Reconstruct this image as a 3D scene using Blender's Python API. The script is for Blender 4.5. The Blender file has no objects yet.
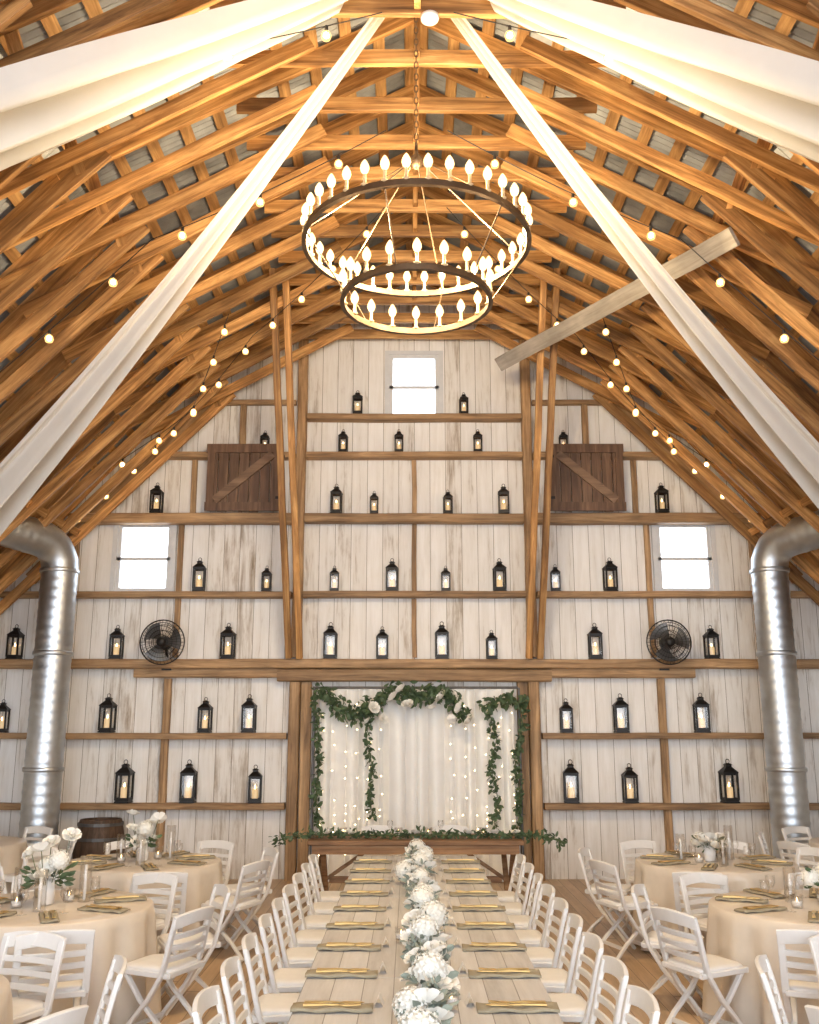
import bpy, bmesh, math, random
from mathutils import Vector, Matrix, Euler
random.seed(7)
R=random.random
def U(a,b): return a+(b-a)*random.random()
SC=bpy.context.scene
COL=SC.collection
SC.view_settings.view_transform='Standard'
SC.view_settings.look='None'
SC.view_settings.exposure=0.3

# ---------------------------------------------------------------- materials
def M(name):
    m=bpy.data.materials.new(name); m.use_nodes=True
    return m,m.node_tree,m.node_tree.nodes['Principled BSDF']
def nn(nt,t,**kw):
    n=nt.nodes.new(t)
    for k,v in kw.items():
        if hasattr(n,k): setattr(n,k,v)
    return n
def mth(nt,op,a,b=None,c=None):
    n=nt.nodes.new('ShaderNodeMath'); n.operation=op
    for i,v in enumerate((a,b,c)):
        if v is None: continue
        if isinstance(v,(int,float)): n.inputs[i].default_value=v
        else: nt.links.new(v,n.inputs[i])
    return n.outputs[0]
def ramp(nt,fac,stops):
    r=nt.nodes.new('ShaderNodeValToRGB'); e=r.color_ramp.elements
    while len(e)<len(stops): e.new(0.5)
    for i,(p,c) in enumerate(stops):
        e[i].position=p; e[i].color=(*c,1)
    nt.links.new(fac,r.inputs[0]); return r.outputs[0]
def mixc(nt,fac,a,b,mode='MIX'):
    n=nt.nodes.new('ShaderNodeMix'); n.data_type='RGBA'; n.blend_type=mode
    for s,v in ((n.inputs[0],fac),(n.inputs[6],a),(n.inputs[7],b)):
        if isinstance(v,(int,float)): s.default_value=v
        elif isinstance(v,tuple): s.default_value=(*v,1)
        else: nt.links.new(v,s)
    return n.outputs[2]
def noise(nt,vec,scale,detail=4,rough=.6,dist=0):
    n=nt.nodes.new('ShaderNodeTexNoise'); n.inputs['Scale'].default_value=scale
    n.inputs['Detail'].default_value=detail; n.inputs['Roughness'].default_value=rough
    n.inputs['Distortion'].default_value=dist
    nt.links.new(vec,n.inputs['Vector']); return n.outputs['Fac']
def comb(nt,x,y,z):
    n=nt.nodes.new('ShaderNodeCombineXYZ')
    for i,v in enumerate((x,y,z)):
        if isinstance(v,(int,float)): n.inputs[i].default_value=v
        else: nt.links.new(v,n.inputs[i])
    return n.outputs[0]
def bump(nt,b,h,strength=.3,dist=.01):
    n=nt.nodes.new('ShaderNodeBump'); n.inputs['Strength'].default_value=strength
    n.inputs['Distance'].default_value=dist
    nt.links.new(h,n.inputs['Height']); nt.links.new(n.outputs[0],b.inputs['Normal'])
def objxyz(nt):
    tc=nt.nodes.new('ShaderNodeTexCoord'); s=nt.nodes.new('ShaderNodeSeparateXYZ')
    nt.links.new(tc.outputs['Object'],s.inputs[0]); return s.outputs, tc.outputs['Object']
def simple(name,col,rough=.6,metal=0,var=.12,scale=12,em=None,es=0,spec=None,bmp=0):
    m,nt,b=M(name); _,v=objxyz(nt)
    f=noise(nt,v,scale)
    dark=tuple(c*(1-var) for c in col); lite=tuple(min(1,c*(1+var)) for c in col)
    c=ramp(nt,f,[(.3,dark),(.7,lite)])
    nt.links.new(c,b.inputs['Base Color'])
    b.inputs['Roughness'].default_value=rough; b.inputs['Metallic'].default_value=metal
    if em:
        b.inputs['Emission Color'].default_value=(*em,1); b.inputs['Emission Strength'].default_value=es; m.cycles.emission_sampling='NONE'
    if bmp: bump(nt,b,f,bmp)
    return m
def wood(name,dark,mid,lite,rough=.65,along='x',knots=True,rv=.35):
    m,nt,b=M(name); o,v=objxyz(nt)
    oi=nt.nodes.new('ShaderNodeObjectInfo'); r=oi.outputs['Random']
    off=mth(nt,'MULTIPLY',r,40)
    i={'x':0,'y':1,'z':2}[along]; sc=[16,16,16]; sc[i]=1.1
    cs=[mth(nt,'MULTIPLY',o[k],sc[k]) for k in range(3)]
    cs=[mth(nt,'ADD',c,off) for c in cs]
    g=noise(nt,comb(nt,*cs),1.0,6,.65,.6)
    bl=noise(nt,comb(nt,mth(nt,'ADD',o[0],off),mth(nt,'ADD',o[1],off),o[2]),1.7,3)
    c=ramp(nt,g,[(.28,dark),(.5,mid),(.72,lite)])
    br=mth(nt,'ADD',mth(nt,'MULTIPLY',r,rv),1.0-rv*.5)
    br=mth(nt,'MULTIPLY',br,mth(nt,'ADD',mth(nt,'MULTIPLY',bl,1.1),.45))
    hs=nt.nodes.new('ShaderNodeHueSaturation'); nt.links.new(br,hs.inputs['Value']); nt.links.new(c,hs.inputs['Color'])
    nt.links.new(hs.outputs[0],b.inputs['Base Color']); b.inputs['Roughness'].default_value=rough
    bump(nt,b,g,.35,.006); return m
def planks(name,across,along,width,stops,gap,seg=0,rough=.7,gapw=.03,gl=1.0):
    m,nt,b=M(name); o,v=objxyz(nt)
    A=o['xyz'.index(across)]; L=o['xyz'.index(along)]
    a=mth(nt,'DIVIDE',A,width); idx=mth(nt,'FLOOR',a); fr=mth(nt,'FRACT',a)
    w=nt.nodes.new('ShaderNodeTexWhiteNoise'); w.noise_dimensions='2D'
    w0=nt.nodes.new('ShaderNodeTexWhiteNoise'); w0.noise_dimensions='1D'; nt.links.new(idx,w0.inputs['W'])
    if seg:
        l2=mth(nt,'ADD',mth(nt,'DIVIDE',L,seg),mth(nt,'MULTIPLY',w0.outputs[0],7.3)); i2=mth(nt,'FLOOR',l2); fr2=mth(nt,'FRACT',l2)
    else: i2=0.0; fr2=None
    nt.links.new(comb(nt,idx,i2,0),w.inputs['Vector']); r=w.outputs['Value']
    off=mth(nt,'MULTIPLY',r,30)
    g=noise(nt,comb(nt,mth(nt,'ADD',mth(nt,'MULTIPLY',A,14),off),mth(nt,'ADD',mth(nt,'MULTIPLY',L,gl),off),off),1.0,7,.7,.5)
    g2=noise(nt,comb(nt,mth(nt,'MULTIPLY',A,4),mth(nt,'MULTIPLY',L,1.4),off),1.0,5,.6,.3)
    f=mth(nt,'ADD',mth(nt,'MULTIPLY',g,.55),mth(nt,'ADD',mth(nt,'MULTIPLY',g2,.3),mth(nt,'MULTIPLY',r,.15)))
    c=ramp(nt,f,stops)
    e=mth(nt,'LESS_THAN',fr,gapw)
    if fr2 is not None: e=mth(nt,'MAXIMUM',e,mth(nt,'LESS_THAN',fr2,.004))
    c=mixc(nt,e,c,gap)
    nt.links.new(c,b.inputs['Base Color']); b.inputs['Roughness'].default_value=rough
    h=mth(nt,'SUBTRACT',mth(nt,'MULTIPLY',g,.3),e); bump(nt,b,h,.4,.01)
    return m
def glassy(name,alpha=.85,tint=(1,1,1),rough=.05,fr=.5):
    m=bpy.data.materials.new(name); m.use_nodes=True; nt=m.node_tree; nt.nodes.clear()
    out=nn(nt,'ShaderNodeOutputMaterial'); t=nn(nt,'ShaderNodeBsdfTransparent'); g=nn(nt,'ShaderNodeBsdfGlossy'); mx=nn(nt,'ShaderNodeMixShader')
    t.inputs[0].default_value=(*tint,1); g.inputs['Roughness'].default_value=rough
    lw=nn(nt,'ShaderNodeLayerWeight'); lw.inputs[0].default_value=.2
    f=mth(nt,'ADD',mth(nt,'MULTIPLY',lw.outputs['Fresnel'],fr),1-alpha)
    nt.links.new(f,mx.inputs[0]); nt.links.new(t.outputs[0],mx.inputs[1]); nt.links.new(g.outputs[0],mx.inputs[2]); nt.links.new(mx.outputs[0],out.inputs[0]); return m
def sheer(name,col,tr=.5,transp=0.0,em=0):
    m=bpy.data.materials.new(name); m.use_nodes=True; nt=m.node_tree; nt.nodes.clear()
    out=nn(nt,'ShaderNodeOutputMaterial'); d=nn(nt,'ShaderNodeBsdfDiffuse'); t=nn(nt,'ShaderNodeBsdfTranslucent'); mx=nn(nt,'ShaderNodeMixShader')
    _,v=objxyz(nt); f=noise(nt,v,3); c=ramp(nt,f,[(.3,tuple(x*.94 for x in col)),(.7,col)])
    nt.links.new(c,d.inputs[0]); nt.links.new(c,t.inputs[0]); mx.inputs[0].default_value=tr
    nt.links.new(d.outputs[0],mx.inputs[1]); nt.links.new(t.outputs[0],mx.inputs[2]); last=mx.outputs[0]
    nt.links.new(last,out.inputs[0]); return m
def emit(name,col,s,samp=True):
    m,nt,b=M(name); _,v=objxyz(nt); f=noise(nt,v,5)
    c=ramp(nt,f,[(0,tuple(x*.97 for x in col)),(1,col)])
    b.inputs['Base Color'].default_value=(*col,1); nt.links.new(c,b.inputs['Emission Color']); b.inputs['Emission Strength'].default_value=s
    if not samp: m.cycles.emission_sampling='NONE'
    return m
def glowglass(name,col,s,mixf):
    m=bpy.data.materials.new(name); m.use_nodes=True; nt=m.node_tree; nt.nodes.clear()
    out=nn(nt,'ShaderNodeOutputMaterial'); t=nn(nt,'ShaderNodeBsdfTransparent'); e=nn(nt,'ShaderNodeEmission'); mx=nn(nt,'ShaderNodeMixShader')
    e.inputs[0].default_value=(*col,1); e.inputs[1].default_value=s; mx.inputs[0].default_value=mixf
    nt.links.new(t.outputs[0],mx.inputs[1]); nt.links.new(e.outputs[0],mx.inputs[2]); nt.links.new(mx.outputs[0],out.inputs[0]); m.cycles.emission_sampling='NONE'; return m

W_RAF=wood('honey_rafter_wood',(.11,.046,.013),(.43,.212,.068),(.75,.45,.175),rv=.7)
W_BAT=wood('batten_wood',(.17,.085,.03),(.41,.225,.085),(.64,.40,.17),along='y')
W_BRN=wood('aged_brown_timber',(.14,.075,.032),(.35,.21,.10),(.56,.365,.19))
W_GRY=wood('weathered_grey_board',(.33,.29,.24),(.50,.45,.38),(.64,.59,.52))
W_DRK=wood('dark_barn_shutter_wood',(.06,.03,.018),(.15,.08,.045),(.28,.165,.095),along='z')
W_BRC=wood('shutter_brace_wood',(.10,.055,.03),(.22,.13,.075),(.34,.22,.14))
W_TBL=planks('whitewashed_table_planks','x','y',.15,[(.3,(.38,.36,.335)),(.5,(.56,.54,.515)),(.7,(.70,.685,.665))],(.23,.21,.19),0,.45,.03)
W_HEAD=wood('walnut_table_wood',(.13,.06,.025),(.28,.15,.07),(.4,.24,.12))
WALLP=planks('whitewashed_barn_boards','x','z',.235,[(.28,(.20,.145,.095)),(.37,(.50,.44,.37)),(.46,(.79,.765,.72)),(.64,(.905,.89,.865))],(.22,.17,.12),0,.8,.028,1.0)
WALLS=planks('side_wall_boards','y','z',.235,[(.30,(.25,.18,.12)),(.45,(.70,.66,.60)),(.70,(.86,.83,.78))],(.16,.11,.07),0,.8,.035)
FLOORM=planks('pine_floor_boards','x','y',.14,[(.3,(.30,.19,.10)),(.5,(.52,.36,.21)),(.7,(.68,.51,.34))],(.11,.065,.04),3.2,.38,.035)
M_ROOF=simple('corrugated_steel',(.27,.285,.30),.5,.5,.35,2.5)
M_BLK=simple('black_metal',(.02,.018,.017),.45,.5,.2)
M_BRZ=simple('bronze_metal',(.15,.10,.06),.4,.8,.2)
M_WHT=simple('white_resin',(.80,.79,.77),.35,0,.03)
M_PAD=simple('white_vinyl',(.83,.82,.80),.5,0,.03)
M_CLOTH=simple('champagne_satin',(.70,.62,.52),.33,0,.06,4)
M_CLOTHW=simple('white_linen',(.82,.80,.77),.7,0,.03,4)
M_NAP=simple('taupe_napkin_linen',(.34,.295,.205),.85,0,.12,30,bmp=.2)
M_GOLD=simple('gold_flatware',(.92,.68,.30),.3,1,.05)
M_IVORY=simple('glowing_ivory_wax',(.80,.68,.48),.5,0,.04,em=(1,.6,.22),es=.3)  # wax emits faintly itself, imitating candlelight glowing through it
M_SLV=simple('candle_sleeve',(.66,.48,.26),.5,0,.04)
M_FLM=emit('flame_glow',(1,.62,.25),14,False)
M_BULB=emit('warm_filament',(1,.82,.55),40,False)
M_BENV=glowglass('frosted_halo_glass',(1,.64,.27),4.6,.5)  # bulb envelope emits weakly to imitate a warm halo around the filament
M_STR=emit('string_filament',(1,.78,.45),32,False)
M_SENV=glowglass('globe_halo_glass',(1,.55,.18),2.8,.45)  # globe glass with painted-in glow, standing in for each bulb's halo
M_FAIRY=emit('fairy_light',(1,.74,.38),12,False)
M_WIRE=simple('clear_wire',(.62,.60,.55),.5)
M_GLASS=glassy('clear_glass',.97,fr=.3)
M_PANE=glassy('window_glass',.95,(.98,.99,1))
M_DRAPE=sheer('white_sheer_drape',(.80,.78,.74),.35)
M_CURT=sheer('white_backdrop_curtain',(.97,.96,.93),.12)
M_LEAF=simple('garland_green_leaf',(.075,.12,.055),.55,0,.45,9)
M_EUC=simple('eucalyptus_leaf',(.27,.31,.26),.6,0,.25,9)
M_STEM=simple('green_stem',(.10,.13,.05),.6,0,.2)
M_PET=simple('white_petal',(.88,.86,.80),.6,0,.05,25)
M_HYD=simple('hydrangea_petal',(.86,.86,.81),.6,0,.06,30)
M_DUCT=simple('galvanised_steel',(.60,.65,.70),.42,1,.16,3)
M_CER=simple('white_ceramic',(.82,.81,.79),.25,0,.02)
M_WINF=simple('white_window_paint',(.66,.67,.68),.5,0,.05)
M_CARD=simple('white_card',(.88,.87,.85),.7,0,.02)
M_CABLE=simple('black_cable',(.015,.015,.015),.6)
M_BAR=wood('barrel_oak',(.03,.018,.01),(.08,.045,.025),(.13,.08,.05),along='z')
M_STEEL=simple('dull_steel_hoop',(.15,.15,.15),.5,.8)

# ---------------------------------------------------------------- mesh helpers
def mk(name,bm,mats,parent=None,smooth=False,loc=None,rot=None,mat4=None):
    me=bpy.data.meshes.new(name)
    bmesh.ops.recalc_face_normals(bm,faces=bm.faces[:])
    bm.to_mesh(me); bm.free()
    if not isinstance(mats,(list,tuple)): mats=[mats]
    for m in mats: me.materials.append(m)
    if smooth:
        for p in me.polygons: p.use_smooth=True
    ob=bpy.data.objects.new(name,me); COL.objects.link(ob)
    if mat4 is not None: ob.matrix_local=mat4
    if loc is not None: ob.location=loc
    if rot is not None: ob.rotation_euler=rot
    if parent: ob.parent=parent
    return ob
def empty(name,loc=(0,0,0),rot=(0,0,0)):
    e=bpy.data.objects.new(name,None); e.empty_display_size=.1; e.location=loc; e.rotation_euler=rot; COL.objects.link(e); return e
def top(o,label,cat,group=None,kind=None):
    o['label']=label; o['category']=cat
    if group: o['group']=group
    if kind: o['kind']=kind
    return o
def struct(o,label,cat):
    o['kind']='structure'; o['label']=label; o['category']=cat; return o
def clone(root,loc=None,rot=None,scale=None,label=None):
    new=root.copy(); COL.objects.link(new)
    if loc is not None: new.location=loc
    if rot is not None: new.rotation_euler=rot
    if scale is not None: new.scale=(scale,)*3 if isinstance(scale,(int,float)) else scale
    if label: new['label']=label
    def rec(a,b):
        for c in a.children:
            d=c.copy(); d.parent=b; COL.objects.link(d); rec(c,d)
    rec(root,new); return new
def circ(r,n=8,ph=0): return [(r*math.cos(2*math.pi*i/n+ph),r*math.sin(2*math.pi*i/n+ph)) for i in range(n)]
def rect(w,h,c=0):
    w/=2;h/=2
    if c: return [(-w+c,-h),(w-c,-h),(w,-h+c),(w,h-c),(w-c,h),(-w+c,h),(-w,h-c),(-w,-h+c)]
    return [(-w,-h),(w,-h),(w,h),(-w,h)]
def sweep(bm,pts,prof,up=(0,0,1),closed=False,sc=None,mi=0,jit=0):
    pts=[Vector(p) for p in pts]; n=len(pts); rings=[]; up=Vector(up)
    for i,p in enumerate(pts):
        if closed: t=pts[(i+1)%n]-pts[i-1]
        else: t=pts[min(i+1,n-1)]-pts[max(i-1,0)]
        t.normalize()
        s=t.cross(up)
        if s.length<1e-4: s=t.cross(Vector((0,1,0.01)))
        s.normalize(); q=s.cross(t)
        k=sc[i] if sc else 1
        jx,jy=(U(-jit,jit),U(-jit,jit)) if jit else (0,0)
        rings.append([bm.verts.new(p+s*(a*k+jx)+q*(b*k+jy)) for a,b in prof])
    m=len(prof)
    for i in range(n if closed else n-1):
        A=rings[i];B=rings[(i+1)%n]
        for j in range(m):
            f=bm.faces.new((A[j],A[(j+1)%m],B[(j+1)%m],B[j])); f.material_index=mi
    if not closed:
        for f in (bm.faces.new(rings[0][::-1]),bm.faces.new(rings[-1])): f.material_index=mi
def lathe(bm,prof,seg=24,closed=False,mi=0,center=(0,0,0),axis='z'):
    c=Vector(center); rings=[]
    for r,z in prof:
        rg=[]
        for i in range(seg):
            a=2*math.pi*i/seg
            v=Vector((r*math.cos(a),r*math.sin(a),z))
            if axis=='y': v=Vector((v.x,v.z,v.y))
            if axis=='x': v=Vector((v.z,v.x,v.y))
            rg.append(bm.verts.new(c+v))
        rings.append(rg)
    n=len(rings)
    for i in range(n if closed else n-1):
        A=rings[i];B=rings[(i+1)%n]
        for j in range(seg):
            f=bm.faces.new((A[j],A[(j+1)%seg],B[(j+1)%seg],B[j])); f.material_index=mi
    if not closed:
        if prof[0][0]>1e-5: bm.faces.new(rings[0][::-1]).material_index=mi
        if prof[-1][0]>1e-5: bm.faces.new(rings[-1]).material_index=mi
def box(bm,c,s,mi=0):
    x,y,z=c; a,b,d=s[0]/2,s[1]/2,s[2]/2
    v=[bm.verts.new((x+i*a,y+j*b,z+k*d)) for i in(-1,1) for j in(-1,1) for k in(-1,1)]
    for q in ((0,1,3,2),(4,6,7,5),(0,4,5,1),(2,3,7,6),(0,2,6,4),(1,5,7,3)):
        bm.faces.new([v[i] for i in q]).material_index=mi
def bm_(): return bmesh.new()
def beam(name,p1,p2,w,h,mat,parent=None,up=(0,0,1),jit=.005):
    p1=Vector(p1);p2=Vector(p2); d=p2-p1; L=d.length; x=d.normalized(); up=Vector(up)
    y=up.cross(x)
    if y.length<1e-3: y=Vector((0,1,0)).cross(x)
    y.normalize(); z=x.cross(y)
    m=Matrix((x,y,z)).transposed().to_4x4(); m.translation=(p1+p2)/2
    bm=bm_(); n=max(2,int(L/.5))
    sweep(bm,[(-L/2+L*i/n,0,0) for i in range(n+1)],rect(w,h,min(w,h)*.1),jit=jit)
    return mk(name,bm,mat,parent,mat4=m)

# ---------------------------------------------------------------- room shell
YW=14.0; Y0=-4.0; E=(6.95,3.3); K=(3.35,7.3); RG=(0,9.05)
bm=bm_(); box(bm,(0,(YW+Y0)/2,-.05),(14.2,YW-Y0+.4,.1)); fl=mk('floor',bm,FLOORM); struct(fl,'honey-brown pine plank floor','floor')
bm=bm_()
out=[(-E[0],0),(E[0],0),(E[0],E[1]),(K[0],K[1]),(0,RG[1]),(-K[0],K[1]),(-E[0],E[1])]
fv=[bm.verts.new((x,YW,z)) for x,z in out]; bv=[bm.verts.new((x,YW+.1,z)) for x,z in out]
bm.faces.new(fv);bm.faces.new(bv[::-1])
for i in range(7): bm.faces.new((fv[i],bv[i],bv[(i+1)%7],fv[(i+1)%7]))
wall=mk('wall_back',bm,WALLP)
WINS=[(-.0,6.66,.76,1.02),(-4.0,3.98,.80,1.02),(4.0,3.98,.80,1.02)]
bm=bm_()
for x,z,w,h in WINS: box(bm,(x,YW+.05,z+h/2),(w,.5,h))
cut=mk('cut',bm,WALLP)
md=wall.modifiers.new('b','BOOLEAN'); md.operation='DIFFERENCE'; md.object=cut; md.solver='EXACT'
dg=bpy.context.evaluated_depsgraph_get(); me=bpy.data.meshes.new_from_object(wall.evaluated_get(dg)); wall.modifiers.clear(); wall.data=me
bpy.data.objects.remove(cut)
struct(wall,'whitewashed vertical board gable wall','wall')
for s,nm in((-1,'wall_left'),(1,'wall_right')):
    bm=bm_(); box(bm,(s*(E[0]+.05),(YW+Y0)/2,E[1]/2),(.1,YW-Y0,E[1])); struct(mk(nm,bm,WALLS),'whitewashed board side wall','wall')
for i,(x,z,w,h) in enumerate(WINS):
    bm=bm_(); f=.055; y=YW+.03
    for zz in (z+f/2,z+h-f/2,z+h*.48): box(bm,(x,y,zz),(w,.07,f if zz!=z+h*.48 else .045))
    for xx in (x-w/2+f/2,x+w/2-f/2): box(bm,(xx,y,z+h/2),(f,.07,h-2*f))
    for zz in (z-.03,z+h+.03): box(bm,(x,YW-.015,zz),(w+.14,.03,.06))
    for xx in (x-w/2-.035,x+w/2+.035): box(bm,(xx,YW-.015,z+h/2),(.07,.03,h))
    wf=mk('window_%d'%(i+1),bm,M_WINF); struct(wf,'small white double-hung window glowing with daylight','window')
    bm=bm_(); box(bm,(x,YW+.045,z+h/2),(w-.1,.006,h-.1)); mk('window_pane',bm,M_PANE,wf)

bm=bm_()
def deck(a,b):
    n=int((YW-Y0)/.02); pr=None
    d=Vector((b[0]-a[0],0,b[1]-a[1])).normalized(); nrm=Vector((d.z,0,-d.x))
    if nrm.z<0: nrm=-nrm
    A=Vector((a[0],0,a[1]))-d*.05; B=Vector((b[0],0,b[1]))+d*.05
    for i in range(n+1):
        y=Y0+.02*i; o=nrm*(.025+.012*math.sin(i*math.pi/2))+Vector((0,y,0))
        c=[bm.verts.new(p+o) for p in (A,B)]
        if pr: bm.faces.new((pr[0],pr[1],c[1],c[0])).material_index=0
        pr=c
    L=math.hypot(b[0]-a[0],b[1]-a[1]); t=.1
    while t<L:
        p=Vector((a[0],0,a[1]))+d*t; w=.12/2; th=.028
        q=[]
        for yy in (Y0,YW):
            q.append([bm.verts.new(Vector((0,yy,0))+p+d*sx*w+nrm*oz) for sx,oz in ((-1,0),(1,0),(1,-th),(-1,-th))])
        for j in range(4): bm.faces.new((q[0][j],q[0][(j+1)%4],q[1][(j+1)%4],q[1][j])).material_index=1
        t+=.36
for s in(-1,1):
    deck((s*E[0],E[1]),(s*K[0],K[1])); deck((s*K[0],K[1]),(0,RG[1]))
struct(mk('ceiling',bm,[M_ROOF,W_BAT]),'corrugated metal roof over spaced wooden battens','ceiling')

# ---------------------------------------------------------------- roof trusses
tr=empty('roof_truss',(0,0,0))
top(tr,'honey-coloured rough-sawn gambrel roof truss','roof truss','gambrel roof trusses')
bw=.055
for s in(-1,1):
    lo=(-.743*.115*s,-.669*.115); uo=(-.463*.115*s,-.886*.115)
    beam('rafter',(s*(E[0]+.0)+lo[0],0,E[1]+lo[1]),(s*K[0]+lo[0],0,K[1]+lo[1]),bw,.17,W_RAF,tr)
    beam('rafter',(s*(K[0]+.12)+uo[0],.0,K[1]-.06+uo[1]),(0,.0,RG[1]-.12),bw,.17,W_RAF,tr)
    beam('chord',(s*6.75,.06,2.9),(s*2.75,.06,6.98),bw,.14,W_RAF,tr)
    beam('chord',(s*4.1,-.06,6.25),(s*.95,-.06,8.0),bw,.14,W_RAF,tr)
    beam('brace',(s*2.95,.06,6.75),(s*3.15,.06,7.28),bw,.11,W_RAF,tr)
    beam('brace',(s*4.9,.0,4.8),(s*5.25,.0,5.0),bw,.11,W_RAF,tr)
beam('collar_tie',(-1.75,.06,7.93),(1.75,.06,7.93),bw,.15,W_RAF,tr)
beam('brace',(0,-.02,7.9),(0,-.02,8.85),bw,.11,W_RAF,tr)
ty=[13.72-.62*i for i in range(27)]
tr.location=(0,ty[0],0)
for y in ty[1:]: clone(tr,(0,y+U(-.04,.04),0))
top(beam('wooden_board',(1.2,12.8,7.05),(3.05,8.4,6.62),.04,.2,W_GRY,up=(-.335,-.19,.52)),'weathered grey board nailed diagonally under rafters','board')

# ---------------------------------------------------------------- wall timbers
def hshelf(z,x1,x2,h=.085,d=.2,m=W_BRN,name='wall_shelf',lab='aged brown timber ledge on whitewashed wall'):
    o=beam(name,(x1,YW-d/2-.008,z),(x2,YW-d/2-.008,z),d,h,m); top(o,lab,'shelf','timber ledges across gable wall')
def vpost(x,z1,z2,w=.12,d=.12,m=W_BRN,y=None,lab='aged brown timber post against whitewashed wall'):
    y=y or YW-d/2-.009
    o=beam('wall_post',(x,y,z1),(x,y,z2),w,d,m,up=(0,1,0)); top(o,lab,'post','timber posts on gable wall')
SH={'A':6.62,'B':6.02,'C':5.05,'D':3.92,'E':2.95,'F':1.92,'G':.97}
hshelf(SH['A'],-1.62,1.62); hshelf(6.88,-3.1,-1.8,.07,.1); hshelf(6.88,1.8,3.1,.07,.1)
hshelf(SH['B'],-1.62,1.62);hshelf(SH['B'],-3.75,-1.78);hshelf(SH['B'],1.78,3.75)
hshelf(SH['C'],-1.62,1.62,.13);hshelf(SH['C'],-5.1,-1.78,.15);hshelf(SH['C'],1.78,5.1,.15)
hshelf(SH['D'],-1.62,1.62);hshelf(SH['D'],-6,-1.78);hshelf(SH['D'],1.78,6)
hshelf(SH['E']-.03,-6.9,6.9,.13,.24,W_BRN,'wall_beam','heavy brown timber beam spanning gable wall')
hshelf(SH['E']-.19,-1.95,1.95,.17,.2,W_BRN,'wall_beam','thick brown header beam over curtained opening')
hshelf(2.80,-4.0,-1.95,.14,.16);hshelf(2.80,1.95,4.0,.14,.16)
for z in('F','G'):
    hshelf(SH[z],-6.9,-1.8); hshelf(SH[z],1.8,6.9)
for s in(-1,1):
    vpost(s*1.70,0.002,2.67,.15,.16); vpost(s*1.70,3.02,7.9,.14,.16)
    vpost(s*1.54,0.002,2.67,.15,.1)
    vpost(s*3.52,0.002,2.72,.1,.1); vpost(s*3.45,3.02,4.97,.08,.06); vpost(s*2.6,6.07,6.84,.09,.08); vpost(s*3.3,5.13,5.97,.08,.06)
    vpost(s*5.3,0.002,2.84,.12,.1); vpost(s*5.0,3.02,4.97,.1,.08)
vpost(0,3.02,3.87,.07,.06);vpost(0,3.97,4.98,.07,.06);vpost(0,5.12,5.97,.07,.06)
for s in(-1,1):
    for k in(0,1):
        o=beam('leaning_post',(s*(1.62+.16*k),13.70,3.0),(s*(1.70+.17*k),11.6,7.92),.09,.1,W_RAF,up=(0,1,0)); top(o,'tall honey timber prop leaning from beam to trusses','post','leaning props')
    o=beam('roof_edge_board',(s*5.6,YW-.12,4.15),(s*3.0,YW-.12,6.95),.05,.2,W_BRN); top(o,'brown rake board following roof slope','board','rake boards')
def shutter(cx):
    e=empty('barn_shutter',(cx,YW-.25,5.13)); w=1.08;h=1.03
    bm=bm_(); n=7
    for i in range(n):
        ww=w/n; box(bm,(-w/2+ww*(i+.5),0,h/2),(ww-.012,.03,h-.03*R()))
    mk('shutter_planks',bm,W_DRK,e)
    bm=bm_()
    box(bm,(0,-.03,.07),(w+.04,.03,.13)); box(bm,(0,-.03,h-.07),(w+.04,.03,.13))
    for x in(-w/2+.05,w/2-.05): box(bm,(x,-.03,h/2),(.11,.03,h-.27))
    mk('shutter_frame',bm,W_DRK,e)
    bm=bm_()
    sweep(bm,[(-w/2+.12,-.035,.16),(w/2-.12,-.035,h-.16)] if cx<0 else [(w/2-.12,-.035,.16),(-w/2+.12,-.035,h-.16)],rect(.12,.04),up=(0,-1,0)); mk('shutter_brace',bm,W_BRC,e)
    for z in (.2,h-.2):
        bm=bm_(); box(bm,(w/2*(-1 if cx>0 else 1),-.05,z),(.12,.012,.04)); mk('hinge',bm,M_BLK,e)
    bm=bm_(); box(bm,(0,.13,h-.05),(w,.2,.06)); mk('shutter_bracket',bm,W_DRK,e)
    top(e,'reddish-brown weathered plank barn shutter with diagonal brace','shutter','barn shutters')
shutter(-2.52); shutter(2.55)

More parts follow.
